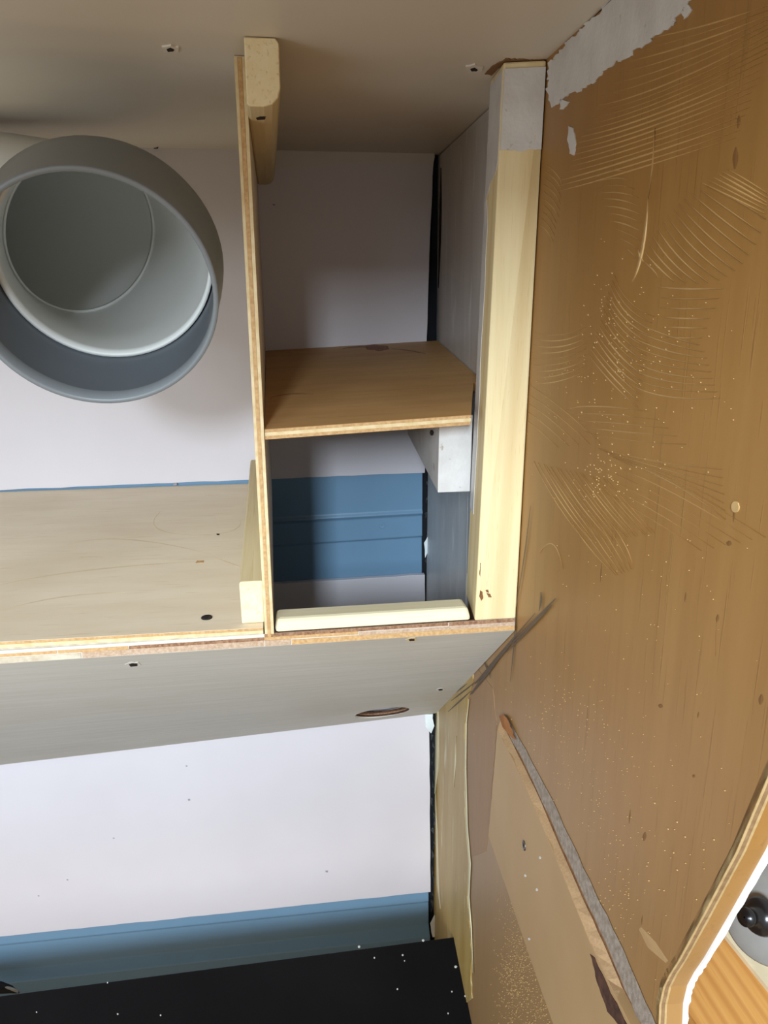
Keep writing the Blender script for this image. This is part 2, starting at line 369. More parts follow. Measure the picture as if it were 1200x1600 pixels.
# veneers of the cut edge, one strip each, and the white bead of the outer skin
def edge_strip(name, o0, o1, mat, proud=.0004, wob=0, seed=1):
    V = []; rnd = random.Random(seed); pts = []
    for (a, b) in zip(E_in[1:], E_in[2:]):
        for j in range(6): pts.append((a[0]+(b[0]-a[0])*j/6, a[1]+(b[1]-a[1])*j/6))
    n = len(pts)
    for i, (y, z) in enumerate(pts):
        w0 = rnd.uniform(-wob, wob)
        for off, yy in ((o0, y-proud+w0*.5), (o1+w0, y-proud), (o1+w0, y+.003), (o0, y+.003)): V.append(WP(yy, z, -off))
    Fc = [[0, 1, 2, 3]] + [[4*n-4, 4*n-1, 4*n-2, 4*n-3]]
    for i in range(n-1):
        for k in range(4): Fc.append([4*i+k, 4*i+(k+1) % 4, 4*i+4+(k+1) % 4, 4*i+4+k])
    return mk(name, V, Fc, mat, wr)
for i, (a, b, m_, pr) in enumerate([(.0000, .0010, 'e_pale', .0003), (.0010, .0028, 'e_dark', .0002), (.0028, .0038, 'e_pale', .0004), (.0038, .0062, 'e_mid', .0002), (.0062, .0115, 'e_mid2', .0003)]):
    edge_strip('veneer', a, b, M[m_], pr, .0001, i)
sk = edge_strip('outer_skin', .0115, .0142, M['brightwhite'], .0018, .0005, 9)
tag(sk, 'bright white painted outer skin of the cut edge')

# grey painted liner on the upper wall behind the post
LO = .004
lp = [(640, 200), (800, 140), (800, 700), (760, 850), (748, 848), (741, 872), (735, 886), (722, 916), (712, 938), (706, 962), (650, 990), (640, 700)]
def wyz(px, py, off=0): v = onW(px, py, off); return v.y, v.z
pts = [(.012, ZC-.001), (-.41, ZC-.001), (-.41, -.20)] + [wyz(*q, LO) for q in ragged([(748, 850), (741, 872), (733, 890), (722, 916), (712, 938), (700, 962)], 1.4, 6, 8)[:-6]]
pts = pts + [(-.20, -.44), (.012, -.60)]
liner = prism('liner', [WP(y, z) for y, z in pts], WN*LO, M['liner'], wr)
tag(liner, 'grey painted lining sheet in the shelf bay with a broken lower edge')
def cw(z): p_ = onY(667.5, 830, -.001); return p_.x + (z-p_.z)*-.004
q_ = [[(wx(-.23, z)-LO-.0002, -.23, z), (cw(z), -.001, z), (cw(z)+.002, -.001, z), (wx(-.23, z)-LO+.0008, -.23, z)] for z in (-.50, -.13)]
for k_, (yy, z_) in enumerate(((-.23, -.432), (-.001, -.612), (-.001, -.612), (-.23, -.432))):
    v_ = q_[0][k_]; q_[0][k_] = ((cw(z_) if yy > -.1 else wx(-.23, z_)-LO-.0002)+(.001 if k_ > 1 else 0), yy, z_)
hexa('liner', q_[0], q_[1], M['liner'], wr)
# coats, stains and marks on the wall
ribbons('joint', [{'p': quad3((689, 262), (688, 350), (685, 450)), 'w': 4}], M['hole'], wr, base=LO)
tag(wall_patch('paint_patch', [(960, -6), (1085, -6), (1062, 30), (1040, 48), (1010, 70), (975, 92), (940, 112), (925, 130), (905, 143), (880, 152), (864, 165), (858, 160), (858, 97), (905, 48)], M['white'], wr, .0006, amp=5, step=3.5, seed=5), 'white primer with a ragged edge along the ceiling')
wall_patch('paint_patch', [(889, 197), (896, 200), (901, 225), (898, 243), (892, 240), (888, 222)], M['white'], wr, .0006, amp=1.5, step=4, seed=6)
wall_patch('paint_patch', [(878, 155), (892, 158), (888, 168), (876, 170)], M['white'], wr, .0006, amp=2.2, step=4, seed=16)
wall_patch('paint_patch', [(1066, 18), (1075, 8), (1082, 14), (1070, 30)], M['white'], wr, .0006, amp=2.5, step=4, seed=26)
fo = wall_patch('adhesive_patch', [(672, 1120), (700, 1085), (742, 1028), (741, 1060), (733, 1092), (727, 1130), (727, 1200), (728, 1290), (734, 1350), (731, 1400), (736, 1450), (739, 1560), (690, 1600), (676, 1400)], M['foam'], wr, .0012, amp=1.4, step=9, seed=7)
tag(fo, 'yellow glue stained strip beside the corner')
ribbons('adhesive_rim', [{'p': [(733, 1092), (728, 1130), (727, 1200), (729, 1290), (734, 1350), (732, 1400), (736, 1450), (739, 1520)], 'w': 4}, {'p': [(684, 1110), (683, 1150), (682, 1200), (679, 1240)], 'w': 7}, {'p': [(712, 1150), (711, 1190), (709, 1230)], 'w': 3}, {'p': [(680, 1240), (682, 1300), (684, 1380), (688, 1420)], 'w': 4}], M['foam_edge'], wr, base=.0012, h=.0008)
wall_patch('pinkish_veneer', [(729, 1090), (745, 1042), (770, 1075), (777, 1130), (764, 1305), (760, 1330), (733, 1340), (729, 1200)], M['pinkply'], wr, .0003, amp=1, step=10, seed=8)
wall_patch('rust_stain', [(742, 925), (748, 915), (752, 922), (755, 948), (744, 955)], M['rust'], wr, .0002, amp=1, seed=9)
C7 = lambda x, y: (820+x/3.158, 200+y/3.158)
C8 = lambda x, y: (780+x/2.857, 700+y/2.857)
def family(first, last, n, T, wd=1.7, jit=1.0, mid=None, seed=0):
    rnd = random.Random(seed); out = []
    for i in range(n):
        t = i/(n-1)
        tri = []
        for k in range(3):
            a = first[k]; b = last[k]
            if mid: m_ = mid[k]; x = (1-t)**2*a[0]+2*t*(1-t)*(2*m_[0]-.5*a[0]-.5*b[0])+t*t*b[0]; y = (1-t)**2*a[1]+2*t*(1-t)*(2*m_[1]-.5*a[1]-.5*b[1])+t*t*b[1]
            else: x = a[0]+(b[0]-a[0])*t; y = a[1]+(b[1]-a[1])*t
            x, y = T(x, y); tri.append((x+rnd.uniform(-jit, jit)*(3 if k != 1 else .7), y+rnd.uniform(-jit, jit)*.7))
        out.append({'p': quad3(*tri, n=14), 'w': wd*rnd.uniform(.6, 1.2)})
    return out
idt = lambda x, y: (x, y)
G1 = []; G2 = []
G1 += family([(935, 165), (1050, 128), (1210, 50)], [(868, 300), (980, 268), (1150, 215)], 15, idt, 2.4, 1, seed=1)
G1 += family([(1010, 60), (1100, 40), (1210, 5)], [(940, 150), (1060, 110), (1210, 40)], 6, idt, 2.4, 1, seed=21)
G2 += family([(330, 255), (420, 215), (500, 215)], [(490, 590), (520, 610), (545, 640)], 11, C7, 2.0, .6, mid=[(385, 385), (480, 395), (575, 430)], seed=2)
G2 += family([(900, 285), (1050, 360), (1190, 450)], [(590, 660), (630, 700), (665, 740)], 13, C7, 2.3, .7, mid=[(700, 430), (830, 590), (1000, 730)], seed=3)
G1 += family([(1000, 200), (1100, 260), (1210, 330)], [(880, 270), (1040, 350), (1180, 420)], 6, C7, 3.2, .7, seed=13)
G2 += family([(660, 785), (800, 795), (985, 792)], [(690, 1030), (780, 1035), (870, 1035)], 6, C7, 2.3, .7, seed=4)
G2 += family([(440, 720), (510, 850), (640, 930)], [(320, 1120), (430, 1260), (560, 1380)], 15, C7, 1.9, .8, seed=5)
G2 += family([(520, 950), (690, 1020), (870, 1070)], [(500, 1250), (680, 1320), (960, 1335)], 9, C7, 1.9, .8, seed=6)
G1 += family([(50, 1010), (180, 1020), (300, 980)], [(35, 1260), (160, 1250), (300, 1200)], 9, C7, 1.5, .5, seed=7)
G1 += family([(110, 180), (160, 230), (190, 280)], [(80, 480), (110, 510), (140, 560)], 10, C7, 1.4, .5, seed=8)
G2 += family([(200, 1390), (360, 1372), (620, 1400)], [(300, 1500), (500, 1540), (800, 1560)], 5, C7, 1.6, .8, seed=9)
G1 += family([(20, 1265), (200, 1400), (380, 1560)], [(5, 1440), (80, 1500), (160, 1575)], 5, C7, 1.4, .8, seed=19)
G2 += family([(440, 0), (700, 60), (990, 95)], [(520, 50), (760, 150), (1010, 320)], 7, C8, 1.5, .8, seed=10)
G1 += family([(540, 60), (830, 190), (1190, 400)], [(480, 200), (700, 330), (900, 460)], 6, C8, 1.4, .8, seed=11)
G1 += family([(480, 140), (600, 280), (700, 380)], [(150, 60), (260, 250), (400, 430)], 17, C8, 1.3, .8, seed=12)
G1 += family([(470, 290), (560, 430), (600, 540)], [(330, 330), (400, 440), (520, 570)], 7, C8, 1.2, .8, seed=14)
G2 += [{'p': quad3(C8(180, 470), C8(240, 430), C8(285, 540)), 'w': 1.6}]
tag(ribbons('glue_ridges', G1, M['glue'], wr, h=.00025), 'curved combed ridges of dried glue', kind='stuff')
tag(ribbons('glue_ridges', G2, M['glue2'], wr, h=.00035), 'pale curved combed ridges of dried glue', kind='stuff')
# raised splinter and its pale scratch
ribbons('scratch', [{'p': quad3(C7(608, 350), C7(580, 600), C7(530, 760)), 'w': 5}, {'p': quad3(C7(640, 0), C7(630, 180), C7(606, 350)), 'w': 2.5}, {'p': quad3(C7(560, 600), C7(570, 640), C7(590, 660)), 'w': 4},
  ], M['glue2'], wr, h=.0005)
M['scuffw'] = plain('pale_scuff', (170, 136, 92), .6)
ribbons('scuff', [{'p': [(1000, 1450), (1018, 1476), (1042, 1503)], 'w': 15}], M['scuffw'], wr, h=.0001)
# glue specks
V = []; Fc = []; rnd = random.Random(11)
def specks(cx, cy, sx, sy, n, smin, smax):
    for _ in range(n):
        x = rnd.gauss(cx, sx); y = rnd.gauss(cy, sy); s = rnd.uniform(smin, smax)*.62
        if y > 1190 and x > 1195-(y-1200)*.44: continue
        a = [onW(x-s*.4, y-s, 0), onW(x+s*.4, y-s*.3, 0), onW(x+s*.3, y+s, 0), onW(x-s*.5, y+s*.4, 0)]; b0 = len(V)
        V.extend(a + [v+WN*.0004 for v in a]); Fc.extend([[b0+4, b0+5, b0+6, b0+7]] + [[b0+i, b0+(i+1) % 4, b0+4+(i+1) % 4, b0+4+i] for i in range(4)])
specks(960, 520, 26, 60, 90, .8, 2.4); specks(1010, 600, 60, 60, 90, .6, 1.8); specks(945, 740, 18, 26, 70, .7, 2)
specks(870, 1130, 40, 60, 110, .5, 1.6); specks(930, 1190, 70, 60, 130, .5, 1.3); specks(965, 1400, 26, 70, 110, .6, 1.7)
specks(1060, 1330, 40, 60, 30, .6, 2.6); specks(890, 620, 30, 40, 50, .6, 1.3); specks(1000, 900, 90, 150, 90, .4, 1.4)
specks(812, 1490, 17, 55, 520, .5, 1.5); specks(800, 1540, 12, 40, 260, .6, 2.2); specks(840, 1570, 14, 30, 200, .6, 1.8)
tag(mk('glue_specks', V, Fc, M['glue2'], wr), 'scattered pale specks of glue and sawdust', kind='stuff')
# dark grain marks and pencil lines
dk = []
for (x0, y0, x1, y1, wd) in [(868, 935, 800, 1005, 4), (862, 946, 790, 1020, 3), (800, 1003, 742, 1068, 5), (790, 1012, 735, 1085, 5), (836, 958, 760, 1045, 2.5), (742, 1066, 705, 1095, 2.5), (735, 1080, 700, 1112, 2.5), (730, 1068, 708, 1085, 2), (752, 1030, 766, 1060, 2), (829, 790, 806, 950, 1.6), (806, 950, 797, 1065, 1.4), (845, 925, 842, 955, 3)]:
    dk.append({'p': quad3((x0, y0), ((x0+x1)/2+1.5, (y0+y1)/2-1), (x1, y1)), 'w': wd})
tag(ribbons('pencil_line', dk, M['pencil'], wr, h=.0001, base=.0013), 'dark grey pencil lines crossing near the sloping board')
dg = [{'p': quad3((x, y), (x-1, y+l/2), (x-2, y+l)), 'w': wd} for x, y, l, wd in [(1148, 790, 26, 4), (1140, 845, 8, 9), (1122, 960, 12, 5), (1072, 925, 16, 3), (1120, 965, 60, 1.3), (1033, 1100, 6, 8), (1008, 1300, 14, 6), (1190, 1085, 16, 8), (985, 1265, 22, 2.5), (1092, 1112, 10, 3), (940, 880, 30, 2), (1085, 1210, 5, 5), (1150, 230, 34, 9), (1155, 180, 20, 6), (1000, 1540, 30, 4), (1004, 1430, 16, 2.5)]]
M['mark'] = plain('grain_mark_brown', (118, 82, 42), .6)
ribbons('grain_mark', dg, M['mark'], wr, h=.0001)
prism('glue_ring', [onW(1150+6*math.cos(a*.5), 792+9*math.sin(a*.5)) for a in range(12)], WN*.0004, M['glue2'], wr)

# ---- left side wall, floor and outer room for the light
wl = box('wall_left', -1.02, -1.0, -.62, .045, -1.3, ZC+.02, M['panel']); tag(wl, kind='structure')
fl = box('floor', -1.4, 1.6, -2.6, .045, -1.32, -1.3, M['mdf']); tag(fl, kind='structure')
# ================================================================ THINGS
# ---- strip board on the right wall
TB = .007
bpx = [(777, 1140), (800, 1185), (822, 1233), (851, 1300), (880, 1369), (923, 1476), (960, 1553), (1004, 1640), (880, 1648), (864, 1600), (830, 1503), (790, 1385), (763, 1306)]
P = [onW(x, y, TB) for x, y in bpx]
sb = prism('strip_board', P, -WN*(TB+.0), M['mdf'], bev=.0004)
tag(sb, 'tan board screwed low on the plywood wall, receding towards the corner', 'board')
# top edge face of the board and the rusty groove beside it, then grey adhesive bead
topA = [(777, 1140), (800, 1185), (822, 1233), (851, 1300), (880, 1369), (923, 1476), (960, 1553), (1000, 1632)]
def edge_ribbon(name, A, B, mat, h0, h1, parent, seed=1, wob=0):
    rnd = random.Random(seed); n = 30
    def samp(L, t):
        t *= len(L)-1; i = min(int(t), len(L)-2); u = t-i; return (L[i][0]+(L[i+1][0]-L[i][0])*u, L[i][1]+(L[i+1][1]-L[i][1])*u)
    V = []
    for i in range(n+1):
        t = i/n; a = samp(A, t); b = samp(B, t)
        a = (a[0]+rnd.uniform(-wob, wob), a[1]); b = (b[0]+rnd.uniform(-wob, wob), b[1])
        V += [onW(*a, h0), onW(*b, h1), onW(*b, 0), onW(*a, 0)]
    Fc = [[0, 1, 2, 3], [4*n, 4*n+3, 4*n+2, 4*n+1]]
    for i in range(n):
        for k in range(4): Fc.append([4*i+k, 4*i+(k+1) % 4, 4*i+4+(k+1) % 4, 4*i+4+k])
    return mk(name, V, Fc, mat, parent)
A1 = [(777, 1139), (822, 1232), (880, 1368), (923, 1474), (975, 1585), (985, 1610)]
B1 = [(782, 1124), (836, 1232), (892, 1362), (942, 1472), (990, 1585), (1004, 1610)]
edge_ribbon('board_edge', A1, B1, M['mdfedge'], TB, .0015, sb, 2, .5)
A2 = B1; B2 = [(786, 1122), (842, 1230), (900, 1360), (950, 1470), (1000, 1585), (1012, 1610)]
tag(edge_ribbon('rusty_groove', A2, B2, M['groove'], .0012, .0012, sb, 3, .5), 'rust brown groove behind the board')
A3 = [(a[0]*.65+b[0]*.35, a[1]*.65+b[1]*.35) for a, b in zip(B1, B2)]; B3 = [(792, 1118), (852, 1228), (912, 1356), (966, 1468), (1018, 1585), (1030, 1610)]
tag(edge_ribbon('adhesive_bead', A3, B3, M['bead'], .0022, .0004, sb, 4, 1.2), 'rough grey adhesive bead above the board')
prism('stain', [onW(a, b, .0024) for a, b in ragged([(780, 1118), (788, 1116), (800, 1138), (806, 1156), (798, 1150), (786, 1136)], 1.3, 4, 4)], WN*.0004, M['rust'], sb)
prism('split', [onW(a, b, TB) for a, b in ragged([(923, 1490), (929, 1496), (952, 1545), (980, 1600), (972, 1606), (950, 1580), (934, 1535)], 1, 8, 5)], WN*.0004, M['brown'], sb)
screw(onW(819, 1321, TB+.0003), WN, .0036, M['steel'], sb)
for q in [(844, 1340), (821, 1368), (839, 1390), (827, 1467)]:
    prism('paint_drop', [onW(q[0]+1.6*math.cos(a), q[1]+2.4*math.sin(a), TB) for a in (0, 1, 2, 3, 4, 5)], WN*.0003, M['crumb'], sb)

# ---- black board at the bottom
ZB = -.845
bk = [onZ(0, 1556, ZB), onZ(700, 1465, ZB), onZ(714, 1463, ZB), onZ(722, 1465, ZB), onZ(727, 1473, ZB), onZ(757, 1602, ZB)]
d = (bk[1]-bk[0]).normalized(); lft = bk[0] + (bk[0]-bk[1])*.9; nr = Vector((bk[5].x-.0, bk[5].y-.45, ZB))
poly = [lft] + bk + [nr, Vector((lft.x, nr.y, ZB))]
bb = prism('black_board', poly, (0, 0, -.016), M['black'], bev=.0012); tag(bb, 'black board lying flat below the lower blue rail', 'board')
V = []; Fc = []; rnd = random.Random(3)
for (x, y, s) in [(585, 1497, 2), (629, 1493, 2), (632, 1502, 1.2), (712, 1511, 3.2), (724, 1536, 1.8), (727, 1557, 2), (706, 1550, 1.6), (621, 1546, 1.8), (700, 1584, 1.6), (184, 1585, 1.8), (251, 1587, 1.6), (57, 1582, 1.4), (168, 1536, 1.4), (561, 1480, 3.4), (661, 1470, 3)]:
    s *= .72
    a = [onZ(x+s*math.cos(t)*rnd.uniform(.7, 1.2), y+s*.7*math.sin(t)*rnd.uniform(.7, 1.2), ZB) for t in (0, 1.25, 2.5, 3.75, 5)]; b0 = len(V)
    V += a + [v+Vector((0, 0, .0012)) for v in a]; Fc += [[b0+5, b0+6, b0+7, b0+8, b0+9]] + [[b0+i, b0+(i+1) % 5, b0+5+(i+1) % 5, b0+5+i] for i in range(5)]
cr = mk('crumbs', V, Fc, M['crumb']); tag(cr, 'white crumbs scattered on the black board', 'crumbs', kind='stuff')

# ---- left shelf board
r = wx
sh = hexa('shelf_board', [(-.98, -.002, ZS-.007), (-.0125, -.002, ZS-.007), (-.0150, YF, ZS-.007), (-.98, YF+.006, ZS-.007)], [(-.98, -.002, ZS), (-.0125, -.002, ZS), (-.0150, YF, ZS), (-.98, YF+.006, ZS)], M['shelfply'])
tag(sh, 'pale plywood shelf with a dark screw, left of the upright divider', 'shelf')
def yf(x): return YF + .006*(x+.015)/(-.965)
def front_strip(name, x0, x1, z0, z1, mat, proud, parent):
    return hexa(name, [(x0, yf(x0)-proud, z0), (x1, yf(x1)-proud, z0), (x1, yf(x1)+.001, z0), (x0, yf(x0)+.001, z0)], [(x0, yf(x0)-proud, z1), (x1, yf(x1)-proud, z1), (x1, yf(x1)+.001, z1), (x0, yf(x0)+.001, z1)], mat, parent, .0002)
front_strip('veneer', -.98, -.015, ZS-.0022, ZS-.0002, M['v_orange'], .0002, sh)
front_strip('veneer', -.98, -.015, ZS-.0048, ZS-.0022, M['v_pale'], .0005, sh)
front_strip('veneer', -.98, -.015, ZS-.0068, ZS-.0048, M['v_grey'], .0002, sh)
screw(onZ(323, 965, ZS+.0002), (0, 0, 1), .0042, M['dsteel'], sh)
q = ragged([(308, 876), (319, 876), (319, 879), (305, 880)], .6, 4, 3)
prism('knot', [onZ(a, b, ZS) for a, b in q], (0, 0, .0002), M['v_orange'], sh)
prism('knot', [onZ(a, b, ZS) for a, b in [(338, 834), (343, 834), (343, 836), (339, 836)]], (0, 0, .0002), M['hole'], sh)
M['grainline'] = plain('grain_tone', (210, 188, 156), .6)
for c_, w_ in [(((105, 851), (200, 843), (330, 866)), 1.6), (((0, 914), (130, 892), (310, 877)), 1.8), (((330, 868), (360, 880), (380, 886)), 1.4), (((0, 955), (90, 934), (200, 925)), 1.3), (((250, 800), (245, 825), (300, 836)), 1.2), (((300, 836), (360, 830), (375, 812)), 1.2), (((120, 872), (140, 870), (160, 871)), 2)]:
    ribbons('grain_line', [{'p': quad3(*c_, 20), 'w': w_}], M['grainline'], sh, h=.0001, proj=lambda x, y, o=0: onZ(x, y, ZS+.0001+o))

# ---- sloping board under it, mitred to the right wall, with a round hole
FL = onY(0, 1037, YF-.0006); FR = onY(793, 985.5, YF-.0006); BL = onY(0, 1195, -.004); BR = onY(672, 1115, -.004)
def extx(a, b, X): t = (X-a.x)/(b.x-a.x); return a+(b-a)*t
FL2 = extx(FR, FL, -.98); BL2 = extx(BR, BL, -.98)
FR = Vector((wx(YF, FR.z)-.0008, FR.y, FR.z)); BR = Vector((wx(-.004, BR.z)-.0015, BR.y, BR.z))
up = Vector((0, 0, .0105))
# grid the board so the slight twist is smooth
V = []; Fc = []; NU = 24; NV = 10
for layer in (0, 1):
    for i in range(NU+1):
        for j in range(NV+1):
            a = FL2.lerp(FR, i/NU); b = BL2.lerp(BR, i/NU); V.append(a.lerp(b, j/NV)+up*layer)
N1 = (NU+1)*(NV+1); idx = lambda l, i, j: l*N1+i*(NV+1)+j
for i in range(NU):
    for j in range(NV):
        Fc.append([idx(0, i, j), idx(0, i, j+1), idx(0, i+1, j+1), idx(0, i+1, j)]); Fc.append([idx(1, i, j), idx(1, i+1, j), idx(1, i+1, j+1), idx(1, i, j+1)])
for i in range(NU):
    for j in (0, NV): Fc.append([idx(0, i, j), idx(0, i+1, j), idx(1, i+1, j), idx(1, i, j)])
for j in range(NV):
    for i in (0, NU): Fc.append([idx(0, i, j), idx(0, i, j+1), idx(1, i, j+1), idx(1, i, j)])
so = mk('sloping_board', V, Fc, M['greyply'])
tag(so, 'grey plywood board sloping down to the back wall, round hole near its lower edge', 'board')
PN = (FR-FL).cross(BL-FL).normalized()
if PN.z > 0: PN = -PN
def on_slope(px, py, lift=0):
    global PN
    r_ = ray(px, py); A0 = FR; u = .8
    for _ in range(5):
        ua, ub = max(0, u-.04), min(1, u+.04)
        a = FL2.lerp(FR, ua); b = FL2.lerp(FR, ub); c = BL2.lerp(BR, (ua+ub)/2)
        PN = (a-b).cross(c-b).normalized(); PN = -PN if PN.z > 0 else PN
        p_ = CAM + r_*((a-CAM).dot(PN)/r_.dot(PN)); u = (p_.x+.98)/(FR.x+.98)
    return p_ + PN*lift
hc = on_slope(597, 1113)
def oval(c, rr):
    out = []
    for v in ring_verts(c, PN, rr, 40):
        d_ = v-c; out.append(c + Vector((d_.x, d_.y*1.28, d_.z*1.28)))
    return out
PNH = PN.copy(); cyl = [oval(hc+PN*h, .0365) for h in (-.03, .03)]
cut = loft('cutter', cyl, None, None, cap=True, n=40)
bmod = so.modifiers.new('b', 'BOOLEAN'); bmod.object = cut; bmod.operation = 'DIFFERENCE'; bmod.solver = 'EXACT'
dg_ = bpy.context.evaluated_depsgraph_get(); nm = bpy.data.meshes.new_from_object(so.evaluated_get(dg_)); so.modifiers.clear(); so.data = nm
bpy.data.objects.remove(cut)
# ply layers lining the hole
PN = PNH
for h, m_ in ((-.0004, 'brown'), (-.0028, 'v_red'), (-.0052, 'brown')):
    rs = [oval(hc+PN*(h+a), b) for a, b in ((0, .0368), (0, .0358), (-.0022, .0358), (-.0022, .0368))]
    loft('veneer', rs, M[m_], so, closed=True, n=40)
zt = lambda x: FL2.z + (FR.z-FL2.z)*(x+.98)/(FR.x+.98)
def low_strip(x0, x1, h0, h1, mat, proud):
    P0 = [(x0, YF-proud, zt(x0)+h0), (x1, YF-proud, zt(x1)+h0), (x1, YF+.002, zt(x1)+h0), (x0, YF+.002, zt(x0)+h0)]
    P1 = [(x0, YF-proud, zt(x0)+h1), (x1, YF-proud, zt(x1)+h1), (x1, YF+.002, zt(x1)+h1), (x0, YF+.002, zt(x0)+h1)]
    return hexa('veneer', P0, P1, mat, so, .0002)
xs = [onY(a, 1000, YF).x for a in (88, 125, 200, 413, 455, 560, 700)]
XR = FR.x-.0005
low_strip(-.98, xs[1]-.0004, .0003, .0046, M['v_grey'], .0012); low_strip(xs[1]+.0004, xs[3]-.0003, .0003, .0052, M['v_pink'], .0010); low_strip(xs[3]+.0003, xs[4]-.0003, .0003, .0052, M['v_pink'], .0012); low_strip(xs[4]+.0003, XR, .0003, .0044, M['v_orange'], .0012)
low_strip(-.98, xs[0]-.0003, .0052, .0078, M['v_orange'], .0008); low_strip(xs[0]+.0003, xs[2]-.0003, .0052, .0078, M['v_orange'], .0010); low_strip(xs[2]+.0003, xs[3], .0052, .0078, M['v_red'], .0009); low_strip(xs[3], xs[5]-.0003, .0052, .0078, M['v_orange'], .0009); low_strip(xs[5]+.0003, XR, .0046, .0072, M['v_pink'], .0008)
low_strip(xs[3]+.0003, xs[6]-.0003, .0078, .0104, M['v_red'], .0009); low_strip(xs[6]+.0003, XR, .0074, .0104, M['v_red'], .0009)
for (x, y, w_, h_, m_) in [(208, 1038, 13, 4.5, 'filler'), (643, 999, 9, 3, 'v_pale'), (688, 1077, 7, 2.5, 'filler')]:
    q = ragged([(x-w_, y), (x-w_*.4, y-h_*.8), (x+w_*.6, y-h_*.9), (x+w_, y), (x+w_*.4, y+h_), (x-w_*.6, y+h_*.9)], .7, 4, int(x))
    prism('screw_hole', [on_slope(a, b) for a, b in q], PN*.0003, M[m_], so)
    q = [(x-w_*.5, y-h_*.1), (x-w_*.1, y-h_*.5), (x+w_*.5, y-h_*.4), (x+w_*.5, y+h_*.4), (x-w_*.3, y+h_*.6)]
    prism('screw_hole', [on_slope(a, b) for a, b in q], PN*.0006, M['hole'], so)

# ---- upright divider
pz0 = ZS-.0125
X0 = onY(413, 980, YF).x + .0002; X1 = onY(428, 984, YF).x; T0 = onY(366, 100, YF).x; T1 = onY(384, 100, YF).x
Yd0 = YF-.0004; Yd1 = -.003; DX = -.0
dv = hexa('divider_board', [(X0, Yd0, pz0+.003), (X1, Yd0, pz0+.003), (X1+DX, Yd1, pz0+.003), (X0+DX, Yd1, pz0+.003)], [(T0, Yd0, ZC-.0005), (T1, Yd0, ZC-.0005), (T1+DX, Yd1, ZC-.0005), (T0+DX, Yd1, ZC-.0005)], M['shelfply'])
tag(dv, 'upright plywood divider from the ceiling down to the front edge of the shelf', 'divider')
def div_strip(a, b, mat, proud):
    l0 = X0+(X1-X0)*a; l1 = X0+(X1-X0)*b; t0 = T0+(T1-T0)*a; t1 = T0+(T1-T0)*b
    hexa('veneer', [(l0, Yd0-proud, pz0+.003), (l1, Yd0-proud, pz0+.003), (l1, Yd0+.001, pz0+.003), (l0, Yd0+.001, pz0+.003)], [(t0, Yd0-proud, ZC-.001), (t1, Yd0-proud, ZC-.001), (t1, Yd0+.001, ZC-.001), (t0, Yd0+.001, ZC-.001)], M[mat], dv, .0001)
div_strip(.0, .28, 'v_pale', .0003); div_strip(.30, .66, 'v_orange', .0006); div_strip(.68, 1, 'v_pale', .0004)

# ---- ceiling block on the divider
def wood_block(name, poly_front, y0, y1, mat, endmat, label, dx=0, round_=.003):
    """block running along Y: side faces one material, sawn end another"""
    P = [Vector((x, y0, z)) for x, z in poly_front]
    o = prism(name, P, (dx, y1-y0, 0), mat)
    o.data.materials.append(endmat)
    for p_ in o.data.polygons:
        if abs(p_.normal.y) > .9: p_.material_index = 1
    bevel(o, .0008); tag(o, label, 'block'); return o
yb = -.478
L = onY(375, 56, yb); Rr = onY(430, 56, yb); Bt = onY(381, 166, yb)
xl = T1+.0003; xr = xl + (Rr.x-L.x); zb = Bt.z
poly = [(xl, ZC-.0003), (xr-.002, ZC-.0003), (xr, ZC-.003), (xr, zb+.010), (xr-.0015, zb+.005), (xr-.005, zb+.0015), (xr-.010, zb), (xl+.002, zb), (xl, zb+.001)]
ye = onZ(402, 290, zb).y
cb = wood_block('ceiling_block', poly, yb, ye, M['pineY'], M['pineend'], 'pine block fixed under the ceiling on the right side of the divider')
bevel(cb, .002, 3)
zz = zb-.0002
prism('knot', [onZ(a, b, zb) for a, b in [(400, 184), (406, 182), (415, 182), (414, 186), (402, 187)]], (0, 0, -.0003), M['hole'], cb)

# ---- lower batten left of the divider, on the shelf
yb2 = onZ(377, 975, ZS).y
Lb = onY(375, 940, yb2).x; zt2 = onY(378, 909, yb2).z
polyb = [(X0-.0004, ZS+.0003), (X0-.0004, zt2), (Lb+.001, zt2), (Lb, zt2-.002), (Lb+.0005, ZS+.0003)]
wood_block('divider_batten', polyb, yb2, -.02, M['pineY'], M['pineend'], 'pine batten lying on the shelf against the left side of the divider')

# ---- post
pf = [(787, 97), (862, 95)]
z1 = ZC-.001; z0 = zt(.17)+.0106
ta = onZ(787, 97, z1); tb = onZ(861, 94, z1); tcb = onZ(763, 124, z1)
ba = onY(742, 963, YF-.001); bc = onY(798, 960, YF-.001)
ba = Vector((ba.x, YF-.001, z0)); bc = Vector((wx(YF, z0)-.001, YF-.001, z0))
tb.x = min(tb.x, wx(tb.y, z1)-.0006)
dep = Vector((.0055, .052, 0))
def wallclip(v): return Vector((min(v.x, wx(v.y, v.z)-.0045), v.y, v.z))
q0 = [ba, bc, bc+Vector((-.0005, .052, 0)), ba+dep*.9]; q1 = [ta, tb, tb+Vector((.0025, .052, 0)), ta+dep]
q0[3] = onY(728, 935, YF+.052); q0[3].z = z0
q0[1].x = wx(q0[1].y, z0)-.0006; q1[1].x = wx(q1[1].y, z1)-.0006
q0[2].x = wx(q0[2].y, z0)-.0046; q1[2].x = wx(q1[2].y, z1)-.0046
post = hexa('post', q0, q1, M['pine'], bev=.0012); tag(post, 'square pine post on the plywood wall, top painted white', 'post')
def pp(u, v, o=.0): # u across the front, v down from the top
    a = q1[0].lerp(q0[0], v); b = q1[1].lerp(q0[1], v); return a.lerp(b, u)+Vector((0, -o, 0))
